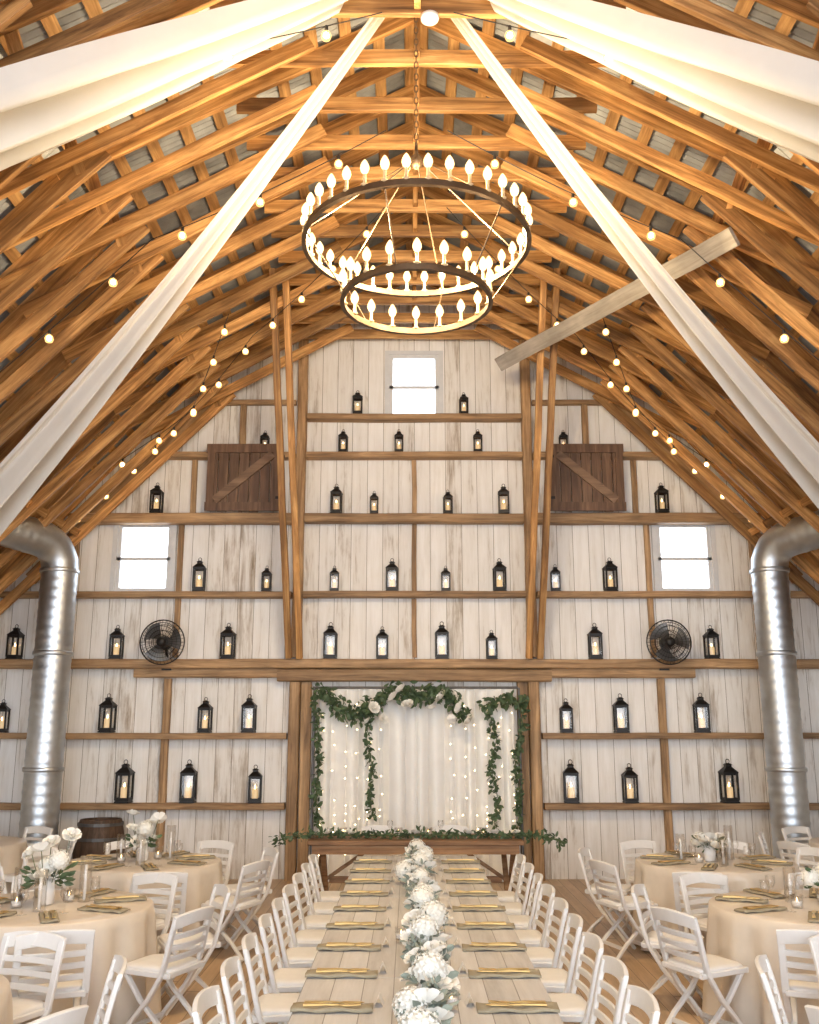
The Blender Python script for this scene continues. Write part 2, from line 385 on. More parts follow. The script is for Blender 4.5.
# ---------------------------------------------------------------- lanterns
def lantern():
    e=empty('lantern'); W=.19; H=.62
    bm=bm_(); box(bm,(0,0,.02),(2*W,2*W,.04)); box(bm,(0,0,.05),(2*W-.04,2*W-.04,.02))
    for x in(-1,1):
        for y in(-1,1):
            box(bm,(x*(W-.025),y*(W-.025),.06+H/2),(.05,.05,H)); 
    for z in(.09,H+.04):
        for s in(-1,1):
            box(bm,(0,s*(W-.03),z),(2*W-.09,.022,.06)); box(bm,(s*(W-.03),0,z),(.022,2*W-.09,.06))
    mk('lantern_frame',bm,M_BLK,e)
    bm=bm_()
    def sq(r,z): return [bm.verts.new((sx*r,sy*r,z)) for sx,sy in((-1,-1),(1,-1),(1,1),(-1,1))]
    rr=[sq(.2,.68),sq(.2,.7),sq(.14,.76),sq(.075,.82),sq(.075,.86),sq(.095,.865),sq(.05,.90)]
    for a,b in zip(rr,rr[1:]):
        for j in range(4): bm.faces.new((a[j],a[(j+1)%4],b[(j+1)%4],b[j]))
    bm.faces.new(rr[0][::-1]);bm.faces.new(rr[-1]); mk('lantern_roof',bm,M_BLK,e)
    bm=bm_(); sweep(bm,[(.05*math.cos(a),0,.945+.05*math.sin(a)) for a in [i*math.pi/8 for i in range(16)]],circ(.009,6),up=(0,1,0),closed=True); mk('lantern_handle',bm,M_BLK,e,True)
    bm=bm_(); 
    for s in(-1,1):
        box(bm,(0,s*(W-.03),.06+H/2),(2*W-.1,.004,H-.04)); box(bm,(s*(W-.03),0,.06+H/2),(.004,2*W-.1,H-.04))
    mk('lantern_glass',bm,M_GLASS,e)
    bm=bm_(); lathe(bm,[(.085,.06),(.088,.08),(.088,.35),(.06,.365),(.01,.355)],16); mk('candle',bm,M_IVORY,e,True)
    bm=bm_(); lathe(bm,[(.002,.355),(.018,.38),(.022,.405),(.01,.445),(.001,.47)],10); mk('candle_flame',bm,M_FLM,e,True)
    return top(e,'black metal candle lantern with glass sides on ledge','lantern','candle lanterns on wall ledges')
L0=lantern(); first=True
LN={'A':[(-.86,.39),(.755,.36)],
'B':[(-1.07,.37),(-.23,.37),(.96,.37),(-2.25,.35),(2.25,.36)],
'C':[(-1.157,.46),(-.595,.35),(.50,.37),(1.33,.46),(-3.83,.47),(3.68,.47)],
'D':[(-1.167,.38),(-.324,.49),(.46,.38),(1.245,.49),(-3.14,.5),(-2.155,.38),(2.06,.4),(2.86,.5)],
'E':[(-1.207,.53),(-.463,.47),(.395,.54),(1.11,.42),(-5.74,.5),(-4.28,.49),(-2.68,.52),(2.6,.52),(4.27,.49)],
'F':[(-5.83,.46),(-4.34,.54),(-2.96,.49),(-2.34,.53),(2.146,.47),(2.92,.54),(4.06,.55)],
'G':[(-4.04,.58),(-3.15,.58),(-2.22,.51),(2.18,.58),(3.0,.53),(4.38,.59)]}
TH={'A':.0425,'B':.0425,'C':.07,'D':.0425,'E':.035,'F':.0425,'G':.0425}
for k,l in LN.items():
    for x,h in l:
        th=TH[k]+(.008 if k=='C' and abs(x)>2 else 0)
        loc=(x,YW-.118,SH[k]+th+.004); rt=(0,0,U(-.1,.1))
        if first: L0.location=loc;L0.rotation_euler=rt;L0.scale=(h,h,h);first=False
        else: clone(L0,loc,rt,(h*.92,h*.92,h),'tall black metal candle lantern with glass sides' if h>.5 else None)

# ---------------------------------------------------------------- wall fans
def fan(x):
    e=empty('wall_fan',(x,YW-.5,3.2))
    bm=bm_()
    for s,rs in((-1,[(.31,0),(.27,-.05),(.22,-.075),(.16,-.09),(.1,-.098)]),(1,[(.31,.01),(.25,.06),(.17,.085),(.1,.09)])):
        for r,y in rs: sweep(bm,[(r*math.cos(a),y,r*math.sin(a)) for a in [i*math.pi/16 for i in range(32)]],circ(.0045 if r<.3 else .009,5),up=(0,1,0),closed=True)
    for i in range(36):
        a=i*math.pi/18; c,s=math.cos(a),math.sin(a)
        sweep(bm,[(r*c,y,r*s) for r,y in((.07,-.1),(.16,-.09),(.22,-.075),(.27,-.05),(.31,0))],circ(.0025,4),up=(0.01,1,0))
        if i%2==0: sweep(bm,[(r*c,y,r*s) for r,y in((.07,.09),(.17,.085),(.25,.06),(.31,.01))],circ(.0025,4),up=(0.01,1,0))
    mk('fan_cage',bm,M_BLK,e)
    bm=bm_()
    for k in range(3):
        g=[]
        for i in range(7):
            t=i/6; r=.05+.22*t; row=[]
            for j in range(6):
                u=j/5-.5; a=k*2.094+u*(.9+.5*t)+.3*t
                row.append(bm.verts.new((r*math.cos(a),-.02+u*.09,r*math.sin(a))))
            g.append(row)
        for i in range(6):
            for j in range(5): bm.faces.new((g[i][j],g[i][j+1],g[i+1][j+1],g[i+1][j]))
    mk('fan_blades',bm,M_STEEL,e,True)
    bm=bm_(); lathe(bm,[(.001,-.11),(.06,-.105),(.065,-.09),(.065,-.08)],20,axis='y'); lathe(bm,[(.05,-.07),(.055,0),(.09,.09),(.09,.2),(.05,.24)],20,axis='y'); mk('fan_motor',bm,M_BLK,e,True)
    bm=bm_(); sweep(bm,[(0,.2,-.02),(0,.28,-.12),(0,.34,-.24)],circ(.02,8),up=(1,0,0)); box(bm,(0,.325,-.30),(.14,.02,.14)); mk('fan_bracket',bm,M_BLK,e)
    top(e,'black caged industrial wall fan mounted on board wall','fan','wall fans')
fan(-3.53); fan(3.56)

# ---------------------------------------------------------------- ducts
def duct(s):
    e=empty('air_duct',(s*4.86,13.0,0))
    r=.24; pts=[];sc=[]
    n=126
    for i in range(n+1):
        z=.05+i*(4.15-.05)/n; pts.append((0,0,z)); sc.append(1.03 if i%4==0 else 1.0)
    d=Vector((s*.75,-1,0)).normalized(); ra=.38
    arc=[Vector((0,0,4.15))+d*ra*(1-math.cos(a))+Vector((0,0,ra*math.sin(a))) for a in [i*math.pi/12 for i in range(1,7)]]
    pts+= [tuple(a) for a in arc]; sc+=[1.03,1.0,1.03,1.0,1.03,1.0]; last=arc[-1]
    for i in range(1,70):
        pts.append(tuple(last+d*.032*i+Vector((0,0,.004*i)))); sc.append(1.03 if i%4==0 else 1.0)
    bm=bm_(); sweep(bm,pts,circ(r,28),up=tuple(d.cross(Vector((0,0,1)))),sc=sc)
    mk('duct_pipe',bm,M_DUCT,e,True)
    for z in(1.5,3.0,4.12):
        bm=bm_(); lathe(bm,[(r+.012,z-.03),(r+.022,z-.02),(r+.022,z+.02),(r+.012,z+.03)],28); mk('duct_collar',bm,M_DUCT,e,True)
    bm=bm_(); lathe(bm,[(r+.05,0),(r+.05,.05),(r,.06)],28); mk('duct_base',bm,M_DUCT,e)
    top(e,'large galvanised spiral air duct with elbow','air duct','spiral air ducts')
duct(-1);duct(1)

# ---------------------------------------------------------------- chandelier
CH=empty('chandelier',(-.015,6.97,5.77)); top(CH,'two-tier bronze ring chandelier with glowing candle bulbs','chandelier')
def ring(name,r,z,n):
    bm=bm_(); lathe(bm,[(r-.01,z-.022),(r+.01,z-.022),(r+.01,z+.022),(r-.01,z+.022)],96,closed=True)
    lathe(bm,[(r-.018,z-.03),(r+.018,z-.03),(r+.018,z-.02),(r-.018,z-.02)],96,closed=True)
    rg=mk(name,bm,M_BRZ,CH)
    bm=bm_(); lathe(bm,[(.008,-.015),(.024,-.006),(.026,.0),(.012,.002),(.012,.07),(.012,.085)],12); sl=mk('candle_sleeve',bm,[M_SLV],rg,True)
    bm=bm_(); lathe(bm,[(.012,.083),(.026,.10),(.034,.125),(.031,.15),(.018,.178),(.006,.195),(.001,.20)],14)
    lathe(bm,[(.008,.092),(.019,.11),(.021,.13),(.014,.155),(.003,.172)],10,mi=1); bl=mk('candle_bulb',bm,[M_BENV,M_BULB],rg,True)
    for i in range(n):
        a=2*math.pi*(i+.5)/n; p=(r*math.cos(a),r*math.sin(a),z+.028)
        for src in(sl,bl):
            o=src if i==0 else src.copy()
            if i: COL.objects.link(o)
            o.parent=rg; o.location=p
    return rg
ring('upper_ring',.89,0,36); ring('lower_ring',.58,-.49,18)
for i in range(6):
    a=i*math.pi/3+.26; c,s=math.cos(a),math.sin(a)
    bm=bm_(); sweep(bm,[(.03*c,.03*s,.74),(.87*c,.87*s,.02)],circ(.006,6)); mk('support_rod',bm,M_BRZ,CH)
    bm=bm_(); sweep(bm,[(.88*c,.88*s,-.02),(.585*c,.585*s,-.47)],circ(.006,6)); mk('support_rod',bm,M_BRZ,CH)
bm=bm_(); lathe(bm,[(.01,.66),(.045,.69),(.05,.76),(.015,.80),(.012,.9)],16); mk('hub',bm,M_BRZ,CH,True)
bm=bm_(); z=.9; k=0
while z<3.0:
    pts=[((.016*math.cos(a) if k%2 else 0),(0 if k%2 else .016*math.cos(a)),z+.035*math.sin(a)) for a in [j*math.pi/6 for j in range(12)]]
    sweep(bm,pts,circ(.005,5),up=(0,1,0) if k%2 else (1,0,0),closed=True); z+=.056;k+=1
mk('chain',bm,M_BRZ,CH,True)
bm=bm_(); lathe(bm,[(.07,3.0),(.07,3.03),(.02,3.06)],16); mk('ceiling_canopy',bm,M_BRZ,CH)
for i in range(6):
    a=i*math.pi/3; l=bpy.data.lights.new('bulb_light','POINT'); l.energy=94; l.color=(1,.76,.45); l.shadow_soft_size=.08
    o=bpy.data.objects.new('bulb_light',l); o.location=(.55*math.cos(a),.55*math.sin(a),.12); o.parent=CH; COL.objects.link(o)
bm=bm_(); lathe(bm,[(.001,-.05),(.05,-.05),(.075,-.03),(.08,0)],20); o=mk('smoke_detector',bm,M_CER,None,True,loc=(.1,6.95,7.85)); top(o,'round white smoke detector under collar tie','smoke detector')

# ---------------------------------------------------------------- string lights
def strings(paths,lab,step=.62,sagk=.45):
    e=empty('string_light',paths[0]); o0=Vector(paths[0])
    pts=[]
    for a,b in zip(paths,paths[1:]):
        a=Vector(a)-o0;b=Vector(b)-o0; L=(b-a).length; n=max(4,int(L/.16))
        for i in range(n): 
            t=i/n; pts.append(a.lerp(b,t)-Vector((0,0,.1*L*sagk*4*t*(1-t)*.5)))
    bm=bm_(); sweep(bm,pts,circ(.005,5)); mk('cable',bm,M_CABLE,e)
    bm=bm_(); lathe(bm,[(.014,0),(.016,-.045),(.012,-.047)],8); s0=mk('socket',bm,M_CABLE,e)
    bm=bm_(); lathe(bm,[(.01,-.045),(.034,-.065),(.044,-.093),(.034,-.124),(.002,-.137)],12)
    lathe(bm,[(.003,-.06),(.021,-.073),(.024,-.1),(.004,-.115)],8,mi=1); b0=mk('bulb',bm,[M_SENV,M_STR],e,True)
    acc=.3; f=True
    for p,q in zip(pts,pts[1:]):
        acc+=(q-p).length
        if acc>step:
            acc=0
            for src in(s0,b0):
                o=src if f else src.copy()
                if not f: COL.objects.link(o)
                o.location=q; o.parent=e
            f=False
    top(e,lab,'string light','cafe string lights')
for s in(-1,1):
    strings([(s*.3,8.3,7.7),(s*2.6,8.6,6.7),(s*6.3,9.2,3.7)],'string of warm globe bulbs on black cable',.8)
    strings([(s*.35,9.8,7.75),(s*2.15,11.9,7.1),(s*3.2,12.9,6.35),(s*4.6,13.4,5.6)],'string of warm globe bulbs near gable wall',.6)
    strings([(s*.3,6.9,7.85),(s*3.0,6.2,6.7),(s*6.2,5.4,3.9)],'string of warm globe bulbs under rafters',.8)
    strings([(s*2.3,11.0,7.0),(s*3.0,12.4,6.3),(s*3.9,13.3,5.85),(s*4.9,13.3,4.9)],'string of warm globe bulbs along roof slope',.38)

# ---------------------------------------------------------------- ceiling drapes
def drape(S,Epos,w0,w1,sag,folds,lab,ex=.8):
    S=Vector(S);Ep=Vector(Epos); nL=60;nW=54
    e=Ep-S; hd=Vector((e.x,e.y,0)).normalized(); W=Vector((-hd.y,hd.x,0)); t_=e.normalized(); N=t_.cross(W).normalized()
    if W.y<0: W=-W
    bm=bm_(); g=[]
    for i in range(nL+1):
        t=i/nL; c=S.lerp(Ep,t)-Vector((0,0,sag*4*t*(1-t))); w=w0+(w1-w0)*(t**ex)
        row=[]
        for j in range(nW+1):
            u=j/nW-.5
            off=.17*w*math.sin(u*folds*2*math.pi+t*1.3)+.08*w*math.sin(u*folds*4.3*math.pi+2+t*4)+.03*w*math.sin(u*folds*11*math.pi+t*9)
            dz=-.35*w*(1-4*u*u)*t
            row.append(bm.verts.new(c-S+W*w*u+N*off+Vector((0,0,dz))))
        g.append(row)
    for i in range(nL):
        for j in range(nW): bm.faces.new((g[i][j],g[i][j+1],g[i+1][j+1],g[i+1][j]))
    o=mk('ceiling_drape',bm,M_DRAPE,None,True,loc=S); top(o,lab,'drape','white ceiling drapes')
for s in(-1,1):
    drape((s*.22,7.0,8.35),(s*6.6,4.4,3.9),.25,1.6,.25,3,'wide white sheer drape swagged from ridge to eave')
    drape((s*.2,7.1,8.2),(s*6.45,11.1,2.85 if s<0 else 3.0),.11,.84 if s<0 else .78,.33,2,'long narrow white drape swagged from ridge to eave',1.3)

# ---------------------------------------------------------------- foliage / flowers
def leaf(bm,p,d,L,w,mi=0):
    d=Vector(d).normalized(); s=d.cross(Vector((U(-1,1),U(-1,1),U(-1,1))))
    if s.length<1e-3: return
    s.normalize(); n=s.cross(d)
    P=[p,p+d*L*.35+s*w*.5+n*w*.12,p+d*L*.75+s*w*.38+n*w*.1,p+d*L-n*w*.15,p+d*L*.75-s*w*.38+n*w*.1,p+d*L*.35-s*w*.5+n*w*.12]
    v=[bm.verts.new(q) for q in P]; m1=bm.verts.new(p+d*L*.5)
    for i in range(6): bm.faces.new((v[i],v[(i+1)%6],m1)).material_index=mi
def rv(): 
    v=Vector((random.gauss(0,1),random.gauss(0,1),random.gauss(0,1))); return v.normalized()
def foliage(bm,pts,per_m,spread,L,w,droop=.2):
    for a,b in zip(pts,pts[1:]):
        a=Vector(a);b=Vector(b); l=(b-a).length; n=max(1,int(l*per_m)); t=(b-a).normalized()
        for i in range(n):
            p=a.lerp(b,R())+rv()*spread*R(); d=rv()+t*.5*random.choice((-1,1)); d.z-=droop
            k=U(.7,1.25); leaf(bm,p,d,L*k,w*k)
def rose_mesh():
    bm=bm_()
    for li,(r,n,op) in enumerate(((.35,4,.15),(.55,5,.35),(.78,6,.6),(1.0,7,.95))):
        for k in range(n):
            a0=2*math.pi*k/n+li*.5; g=[]
            for i in range(4):
                v=i/3; row=[]
                for j in range(4):
                    u=(j/3-.5)*2; a=a0+u*(.75*math.pi/n*1.5)*(1-.25*v*v)
                    rr=r*(.25+.75*math.sin(min(v,1)*1.5))*(1+.25*op*v*v)+.05*abs(u)
                    z=(.75-.35*op)*v*1.3-.35-.12*u*u*v
                    row.append(bm.verts.new((rr*math.cos(a),rr*math.sin(a),z)))
                g.append(row)
            for i in range(3):
                for j in range(3): bm.faces.new((g[i][j],g[i][j+1],g[i+1][j+1],g[i+1][j]))
    me=bpy.data.meshes.new('rose'); bm.to_mesh(me); bm.free(); me.materials.append(M_PET)
    for p in me.polygons:p.use_smooth=True
    return me
def hyd_mesh():
    bm=bm_(); bmesh.ops.create_icosphere(bm,subdivisions=2,radius=.86)
    N=110
    for i in range(N):
        z=1-2*(i+.5)/N; ph=i*2.39996; r=math.sqrt(1-z*z); n=Vector((r*math.cos(ph),r*math.sin(ph),z))
        if z<-.75: continue
        s=n.orthogonal().normalized(); t=n.cross(s); rot=R()*3; c=n*U(.93,1.04)
        for k in range(4):
            a=rot+k*math.pi/2; d=s*math.cos(a)+t*math.sin(a); q=n.cross(d)
            P=[c,c+d*.09+q*.075+n*.02,c+d*.19+n*.05,c+d*.09-q*.075+n*.02]
            bm.faces.new([bm.verts.new(x) for x in P])
    me=bpy.data.meshes.new('hydrangea'); bm.to_mesh(me); bm.free(); me.materials.append(M_HYD); return me
ROSE=rose_mesh();HYD=hyd_mesh()
def bloom(kind,parent,loc,r,tilt=.4):
    o=bpy.data.objects.new('rose' if kind=='r' else 'hydrangea',ROSE if kind=='r' else HYD)
    o.location=loc;o.scale=(r,r,r);o.rotation_euler=(U(-tilt,tilt),U(-tilt,tilt),U(0,6)); o.parent=parent; COL.objects.link(o); return o
def arrangement(loc,kinds,rad,vase_h,lab,leafm=M_EUC,grp='flower arrangements',spread=1.0,tall=False,vm=None,hr=.095,rr_=.045,nl=50):
    e=empty('flower_arrangement',loc,(0,0,U(0,6)))
    bm=bm_(); lathe(bm,[(.04,0),(.055,.01),(.06,vase_h*.5),(.05,vase_h),(.044,vase_h),(.052,vase_h*.5),(.04,.015)],20); mk('vase',bm,vm or M_CER,e,True)
    bm=bm_(); bs=[]
    for i,k in enumerate(kinds):
        a=i*2.4+U(-.3,.3); rr=0 if i==0 else rad*U(.5,.85)*spread; h=vase_h+rad*(.45 if i==0 else U(.05,.4))+(U(.08,.3) if tall and i>2 else 0)
        p=(rr*math.cos(a),rr*math.sin(a),h); r=(hr if k=='h' else rr_)*U(.85,1.15)
        bs.append((k,p,r)); sweep(bm,[(0,0,vase_h*.3),(p[0]*.5,p[1]*.5,vase_h),p],circ(.003,4),up=(.1,.9,.1))
    mk('stems',bm,M_STEM,e)
    for k,p,r in bs: bloom(k,e,p,r,.7)
    bm=bm_()
    for i in range(nl):
        a=R()*6.28; d=Vector((math.cos(a),math.sin(a),U(-.3,.6))); leaf(bm,Vector((0,0,vase_h))+d*rad*U(.3,.75),d,U(.05,.09),.035)
    mk('leaves',bm,leafm,e)
    return top(e,lab,'flowers',grp)

# ---------------------------------------------------------------- folding chair
def chair():
    e=empty('folding_chair')
    w=.205
    bm=bm_()
    P=lambda x,zs:[(x,y,z) for y,z in zs]
    back=[(-.145,.44),(-.175,.55),(-.205,.68),(-.235,.79)]
    for s in(-1,1): sweep(bm,P(s*w,back),rect(.028,.045,.006),up=(1,0,0))
    def rail(y,z,h,bow,dr=0,x=w,th=.02):
        pts=[(x*t,y-bow*(1-t*t),z+dr*(1-t*t)) for t in [-1+2*i/10 for i in range(11)]]
        sweep(bm,pts,rect(th,h,.004),up=(0,-.22,1))
    rail(-.232,.765,.085,.03,.02,w+.012,.024); rail(-.205,.675,.036,.025); rail(-.188,.605,.036,.025); rail(-.17,.535,.036,.02)
    mk('backrest',bm,M_WHT,e)
    bm=bm_()
    for s in(-1,1): sweep(bm,[(s*.19,-.19,.435),(s*.19,.2,.445)],rect(.025,.035,.005),up=(0,0,1))
    for y in(-.19,.2): sweep(bm,[(-.19,y,.44),(.19,y,.44)],rect(.025,.035,.005),up=(0,0,1))
    mk('seat_frame',bm,M_WHT,e)
    bm=bm_(); r=[]
    for k,z in((.96,.44),(1,.452),(1,.468),(.94,.478),(.7,.482)):
        ring=[]
        for i in range(24):
            a=2*math.pi*i/24; c,s=math.cos(a),math.sin(a); q=.35
            ring.append(bm.verts.new((.19*k*math.copysign(abs(c)**q,c),.005+.2*k*math.copysign(abs(s)**q,s),z)))
        r.append(ring)
    for a,b in zip(r,r[1:]):
        for j in range(24): bm.faces.new((a[j],a[(j+1)%24],b[(j+1)%24],b[j]))
    bm.faces.new(r[0][::-1]);bm.faces.new(r[-1]); mk('seat',bm,M_PAD,e,True)
    for s in(-1,1):
        bm=bm_(); sweep(bm,P(s*w,[(-.145,.44),(-.05,.29),(.08,.14),(.19,.006)]),rect(.028,.042,.006),up=(1,0,0)); mk('leg',bm,M_WHT,e)
        bm=bm_(); sweep(bm,P(s*.178,[(.16,.43),(.03,.27),(-.13,.13),(-.24,.006)]),rect(.025,.038,.005),up=(1,0,0)); mk('leg',bm,M_WHT,e)
    bm=bm_(); sweep(bm,[(-.2,.12,.09),(.2,.12,.09)],rect(.018,.028),up=(0,0,1)); mk('rung',bm,M_WHT,e)
    bm=bm_(); sweep(bm,[(-.17,-.16,.095),(.17,-.16,.095)],rect(.018,.028),up=(0,0,1)); mk('rung',bm,M_WHT,e)
    return top(e,'white folding chair with slatted back tucked at table','chair','white folding chairs')
CHAIR=chair(); CHU=[False]
def put_chair(x,y,rz,lab=None):
    rz+=U(-.06,.06)
    if not CHU[0]: CHAIR.location=(x,y,0);CHAIR.rotation_euler=(0,0,rz);CHU[0]=True
    else: clone(CHAIR,(x,y,0),(0,0,rz),label=lab)

# ---------------------------------------------------------------- place setting pieces
def napkin():
    bm=bm_(); nx,ny=14,6; L,W=.37,.12
    def sheet(z0,k):
        g=[[bm.verts.new((-L/2+L*i/nx,(-W/2+W*j/ny)*k,z0+.004*math.sin(i*.9+j)+.002*math.sin(j*2))) for j in range(ny+1)] for i in range(nx+1)]
        for i in range(nx):
            for j in range(ny): bm.faces.new((g[i][j],g[i][j+1],g[i+1][j+1],g[i+1][j]))
        return g
    a=sheet(.006,1);b=sheet(.018,.94)
    for i in range(nx):
        bm.faces.new((a[i][0],a[i+1][0],b[i+1][0],b[i][0])); bm.faces.new((a[i][ny],a[i+1][ny],b[i+1][ny],b[i][ny]))
    for j in range(ny):
        bm.faces.new((a[0][j],a[0][j+1],b[0][j+1],b[0][j])); bm.faces.new((a[nx][j],a[nx][j+1],b[nx][j+1],b[nx][j]))
    o=mk('napkin',bm,M_NAP,None,True); return top(o,'folded olive taupe linen napkin on table','napkin','folded napkins')
def flat(kind):
    bm=bm_()
    sweep(bm,[(-.13,0,0),(-.03,0,.002),(.03,0,0)],rect(.02,.007),sc=[1.1,.8,.6])
    if kind=='knife': sweep(bm,[(.03,0,0),(.06,0,0),(.12,0,0),(.145,0,0)],rect(.026,.005),sc=[.5,1,.9,.2])
    else:
        sweep(bm,[(.03,0,0),(.05,0,-.001),(.08,0,0)],rect(.029,.005),sc=[.4,.95,1])
        for y in(-.0105,-.0035,.0035,.0105): sweep(bm,[(.077,y,0),(.13,y,.003)],rect(.0045,.004))
    o=mk(kind,bm,M_GOLD); return top(o,'gold %s lying on folded napkin'%kind,kind,'gold flatware')
def card():
    bm=bm_(); v=[bm.verts.new(p) for p in((-.04,-.02,0),(.04,-.02,0),(.04,0,.045),(-.04,0,.045),(-.04,.02,0),(.04,.02,0))]
    bm.faces.new(v[0:4]); bm.faces.new((v[3],v[2],v[5],v[4])); o=mk('place_card',bm,M_CARD); return top(o,'small folded white place card','place card','place cards')
def glass():
    bm=bm_(); lathe(bm,[(.033,0),(.033,.003),(.005,.008),(.004,.07),(.02,.085),(.036,.12),(.034,.17),(.032,.17),(.034,.12),(.018,.088),(.002,.08)],18); o=mk('wine_glass',bm,M_GLASS,None,True); return top(o,'clear stemmed wine glass','glass','wine glasses')
def votive():
    e=empty('votive_candle'); bm=bm_(); lathe(bm,[(.03,0),(.034,.005),(.038,.075),(.035,.075),(.031,.01)],18); mk('glass_cup',bm,M_GLASS,e,True)
    bm=bm_(); lathe(bm,[(.028,.012),(.03,.04),(.005,.038)],14); mk('candle',bm,M_CER,e,True)
    bm=bm_(); lathe(bm,[(.001,.038),(.004,.045),(.001,.06)],8); mk('candle_flame',bm,M_FLM,e,True)
    return top(e,'small glass votive candle','candle','votive candles')
class Proto:
    def __init__(s,o): s.o=o; s.used=False
    def put(s,loc,rz=0,label=None,sc=None):
        if not s.used:
            s.used=True; s.o.location=loc; s.o.rotation_euler=(0,0,rz)
            if sc: s.o.scale=(sc,)*3
            return s.o
        return clone(s.o,loc,(0,0,rz),sc,label)
NAP=Proto(napkin());KN=Proto(flat('knife'));FK=Proto(flat('fork'));CARD=Proto(card());GL=Proto(glass());VO=Proto(votive())
TT=.76
def setting(x,y,rz,cardon=True):
    z=TT+.003; c,s=math.cos(rz),math.sin(rz)
    NAP.put((x,y,z-.002),rz)
    KN.put((x-s*.02,y+c*.02,z+.026),rz); FK.put((x+s*.022,y-c*.022,z+.026),rz)

# ---------------------------------------------------------------- long table
def farm_table(y0,y1,lab):
    e=empty('farm_table',(0,(y0+y1)/2,0)); L=y1-y0-.006
    bm=bm_(); box(bm,(0,0,TT-.02),(1.2,L,.04)); bmesh.ops.bevel(bm,geom=bm.edges[:],offset=.004,segments=1,affect='EDGES'); mk('tabletop',bm,W_TBL,e)
    bm=bm_(); 
    for s in(-1,1): box(bm,(s*.36,0,TT-.08),(.03,L-.3,.08)); box(bm,(0,s*(L/2-.15),TT-.08),(.72,.03,.08))
    mk('apron',bm,W_TBL,e)
    for sx in(-1,1):
        for sy in(-1,1):
            bm=bm_(); sweep(bm,[(sx*.30,sy*(L/2-.22),0.001),(sx*.30,sy*(L/2-.22),TT-.045)],rect(.08,.08,.01)); mk('leg',bm,W_TBL,e)
    top(e,lab,'table','long banquet table sections')
for a,b in((2.9,5.34),(5.34,7.78),(7.78,10.22)): farm_table(a,b,'whitewashed plank farm table set end to end')
SY=[4.75+.62*k for k in range(-2,9)]
for y in SY:
    for s in(-1,1):
        put_chair(s*.76,y+.02,math.pi/2*s)
        if y<4: continue
        setting(s*.42,y,0 if s<0 else math.pi)
        CARD.put((s*.21,y+.09,TT+.001),math.pi/2*s+U(-.1,.1))
e=empty('table_garland',(0,0,TT+.01))
pts=[(.03*math.sin(y*3),y,.02) for y in [3.0+.2*i for i in range(36)]]
bm=bm_(); sweep(bm,pts,circ(.005,5)); mk('garland_stem',bm,M_STEM,e)
bm=bm_(); foliage(bm,[(x,y,z+.03) for x,y,z in pts],260,.07,.05,.026,.0)
for v in bm.verts: v.co.z=max(v.co.z,.0)
mk('leaves',bm,M_EUC,e); top(e,'dusty eucalyptus garland running along farm table','garland')
yy=4.0;i=0
KS=['hrrr','rhrr','hrrrr','rrhr','hrrr','rhrrr']
while yy<10.0:
    arrangement((U(-.06,.06),yy,TT+.012),KS[i%6],.12,.05,'white roses and hydrangea cluster on table garland',grp='table flower clusters',hr=.08,rr_=.055,nl=26)
    if i%3==1: VO.put((.12*(1 if i%2 else -1),min(yy+.26,10.05),TT+.013))
    yy+=U(.46,.54); i+=1

# ---------------------------------------------------------------- round tables
def round_table(cx,cy,near=False):
    e=empty('round_table',(cx,cy,0),(0,0,U(0,6))); r=.75
    bm=bm_(); lathe(bm,[(r-.01,TT-.03),(r,TT-.02),(r,TT-.008),(r-.01,TT-.004)],48); mk('tabletop',bm,M_CLOTHW,e)
    bm=bm_(); nA=120; rows=[]
    prof=[(.3,TT),(.6,TT),(r-.01,TT),(r+.006,TT-.01),(r+.012,TT-.08),(r+.02,TT-.25),(r+.03,TT-.45),(r+.035,.2),(r+.04,.012)]
    c0=bm.verts.new((0,0,TT))
    for k,(rr,z) in enumerate(prof):
        d=max(0,(k-3)/5)
        rows.append([bm.verts.new(((rr+.05*d*(math.sin(14*a)+.5*math.sin(23*a+1)))*math.cos(a),(rr+.05*d*(math.sin(14*a)+.5*math.sin(23*a+1)))*math.sin(a),z)) for a in [2*math.pi*i/nA for i in range(nA)]])
    for i in range(nA): bm.faces.new((c0,rows[0][i],rows[0][(i+1)%nA]))
    for a,b in zip(rows,rows[1:]):
        for i in range(nA): bm.faces.new((a[i],a[(i+1)%nA],b[(i+1)%nA],b[i]))
    mk('tablecloth',bm,M_CLOTH,e,True)
    bm=bm_(); 
    lathe(bm,[(.25,0.001),(.25,.03),(.05,.05),(.04,.7),(.2,.72)],16); mk('pedestal',bm,M_STEEL,e)
    top(e,'round banquet table draped in champagne satin cloth','table','round banquet tables')
    for k in range(8):
        a=math.pi/8+k*math.pi/4
        x,y=cx+1.04*math.cos(a),cy+1.04*math.sin(a)
        px=abs(x)-.2
        if px< .45*(y*.975) + .5: put_chair(x,y,a+math.pi/2,'white folding chair with slatted back at round table')
        if abs(cx)<4:
            nx,ny=cx+.52*math.cos(a),cy+.52*math.sin(a); setting(nx,ny,a+math.pi)
            GL.put((cx+.36*math.cos(a+.3),cy+.36*math.sin(a+.3),TT+.001))
    for k in range(2):
        a=1+k*2.6; VO.put((cx+.2*math.cos(a),cy+.2*math.sin(a),TT+.001),sc=1.2)
RT=[(-2.66,9.82),(-2.70,7.40),(2.89,9.82),(2.88,7.40),(-2.78,4.95),(2.97,4.95),(-5.2,11.4),(5.25,11.4)]
for t in RT: round_table(*t)
arrangement((-2.66,9.82,TT+.002),'hrrrhrrr',.17,.16,'white flowers in vase on round table',M_LEAF,tall=True,hr=.07,rr_=.055)
arrangement((-2.72,7.45,TT+.002),'hrrrrhrrr',.19,.17,'tall loose white flower bouquet on round table',M_LEAF,tall=True,hr=.07,rr_=.055)
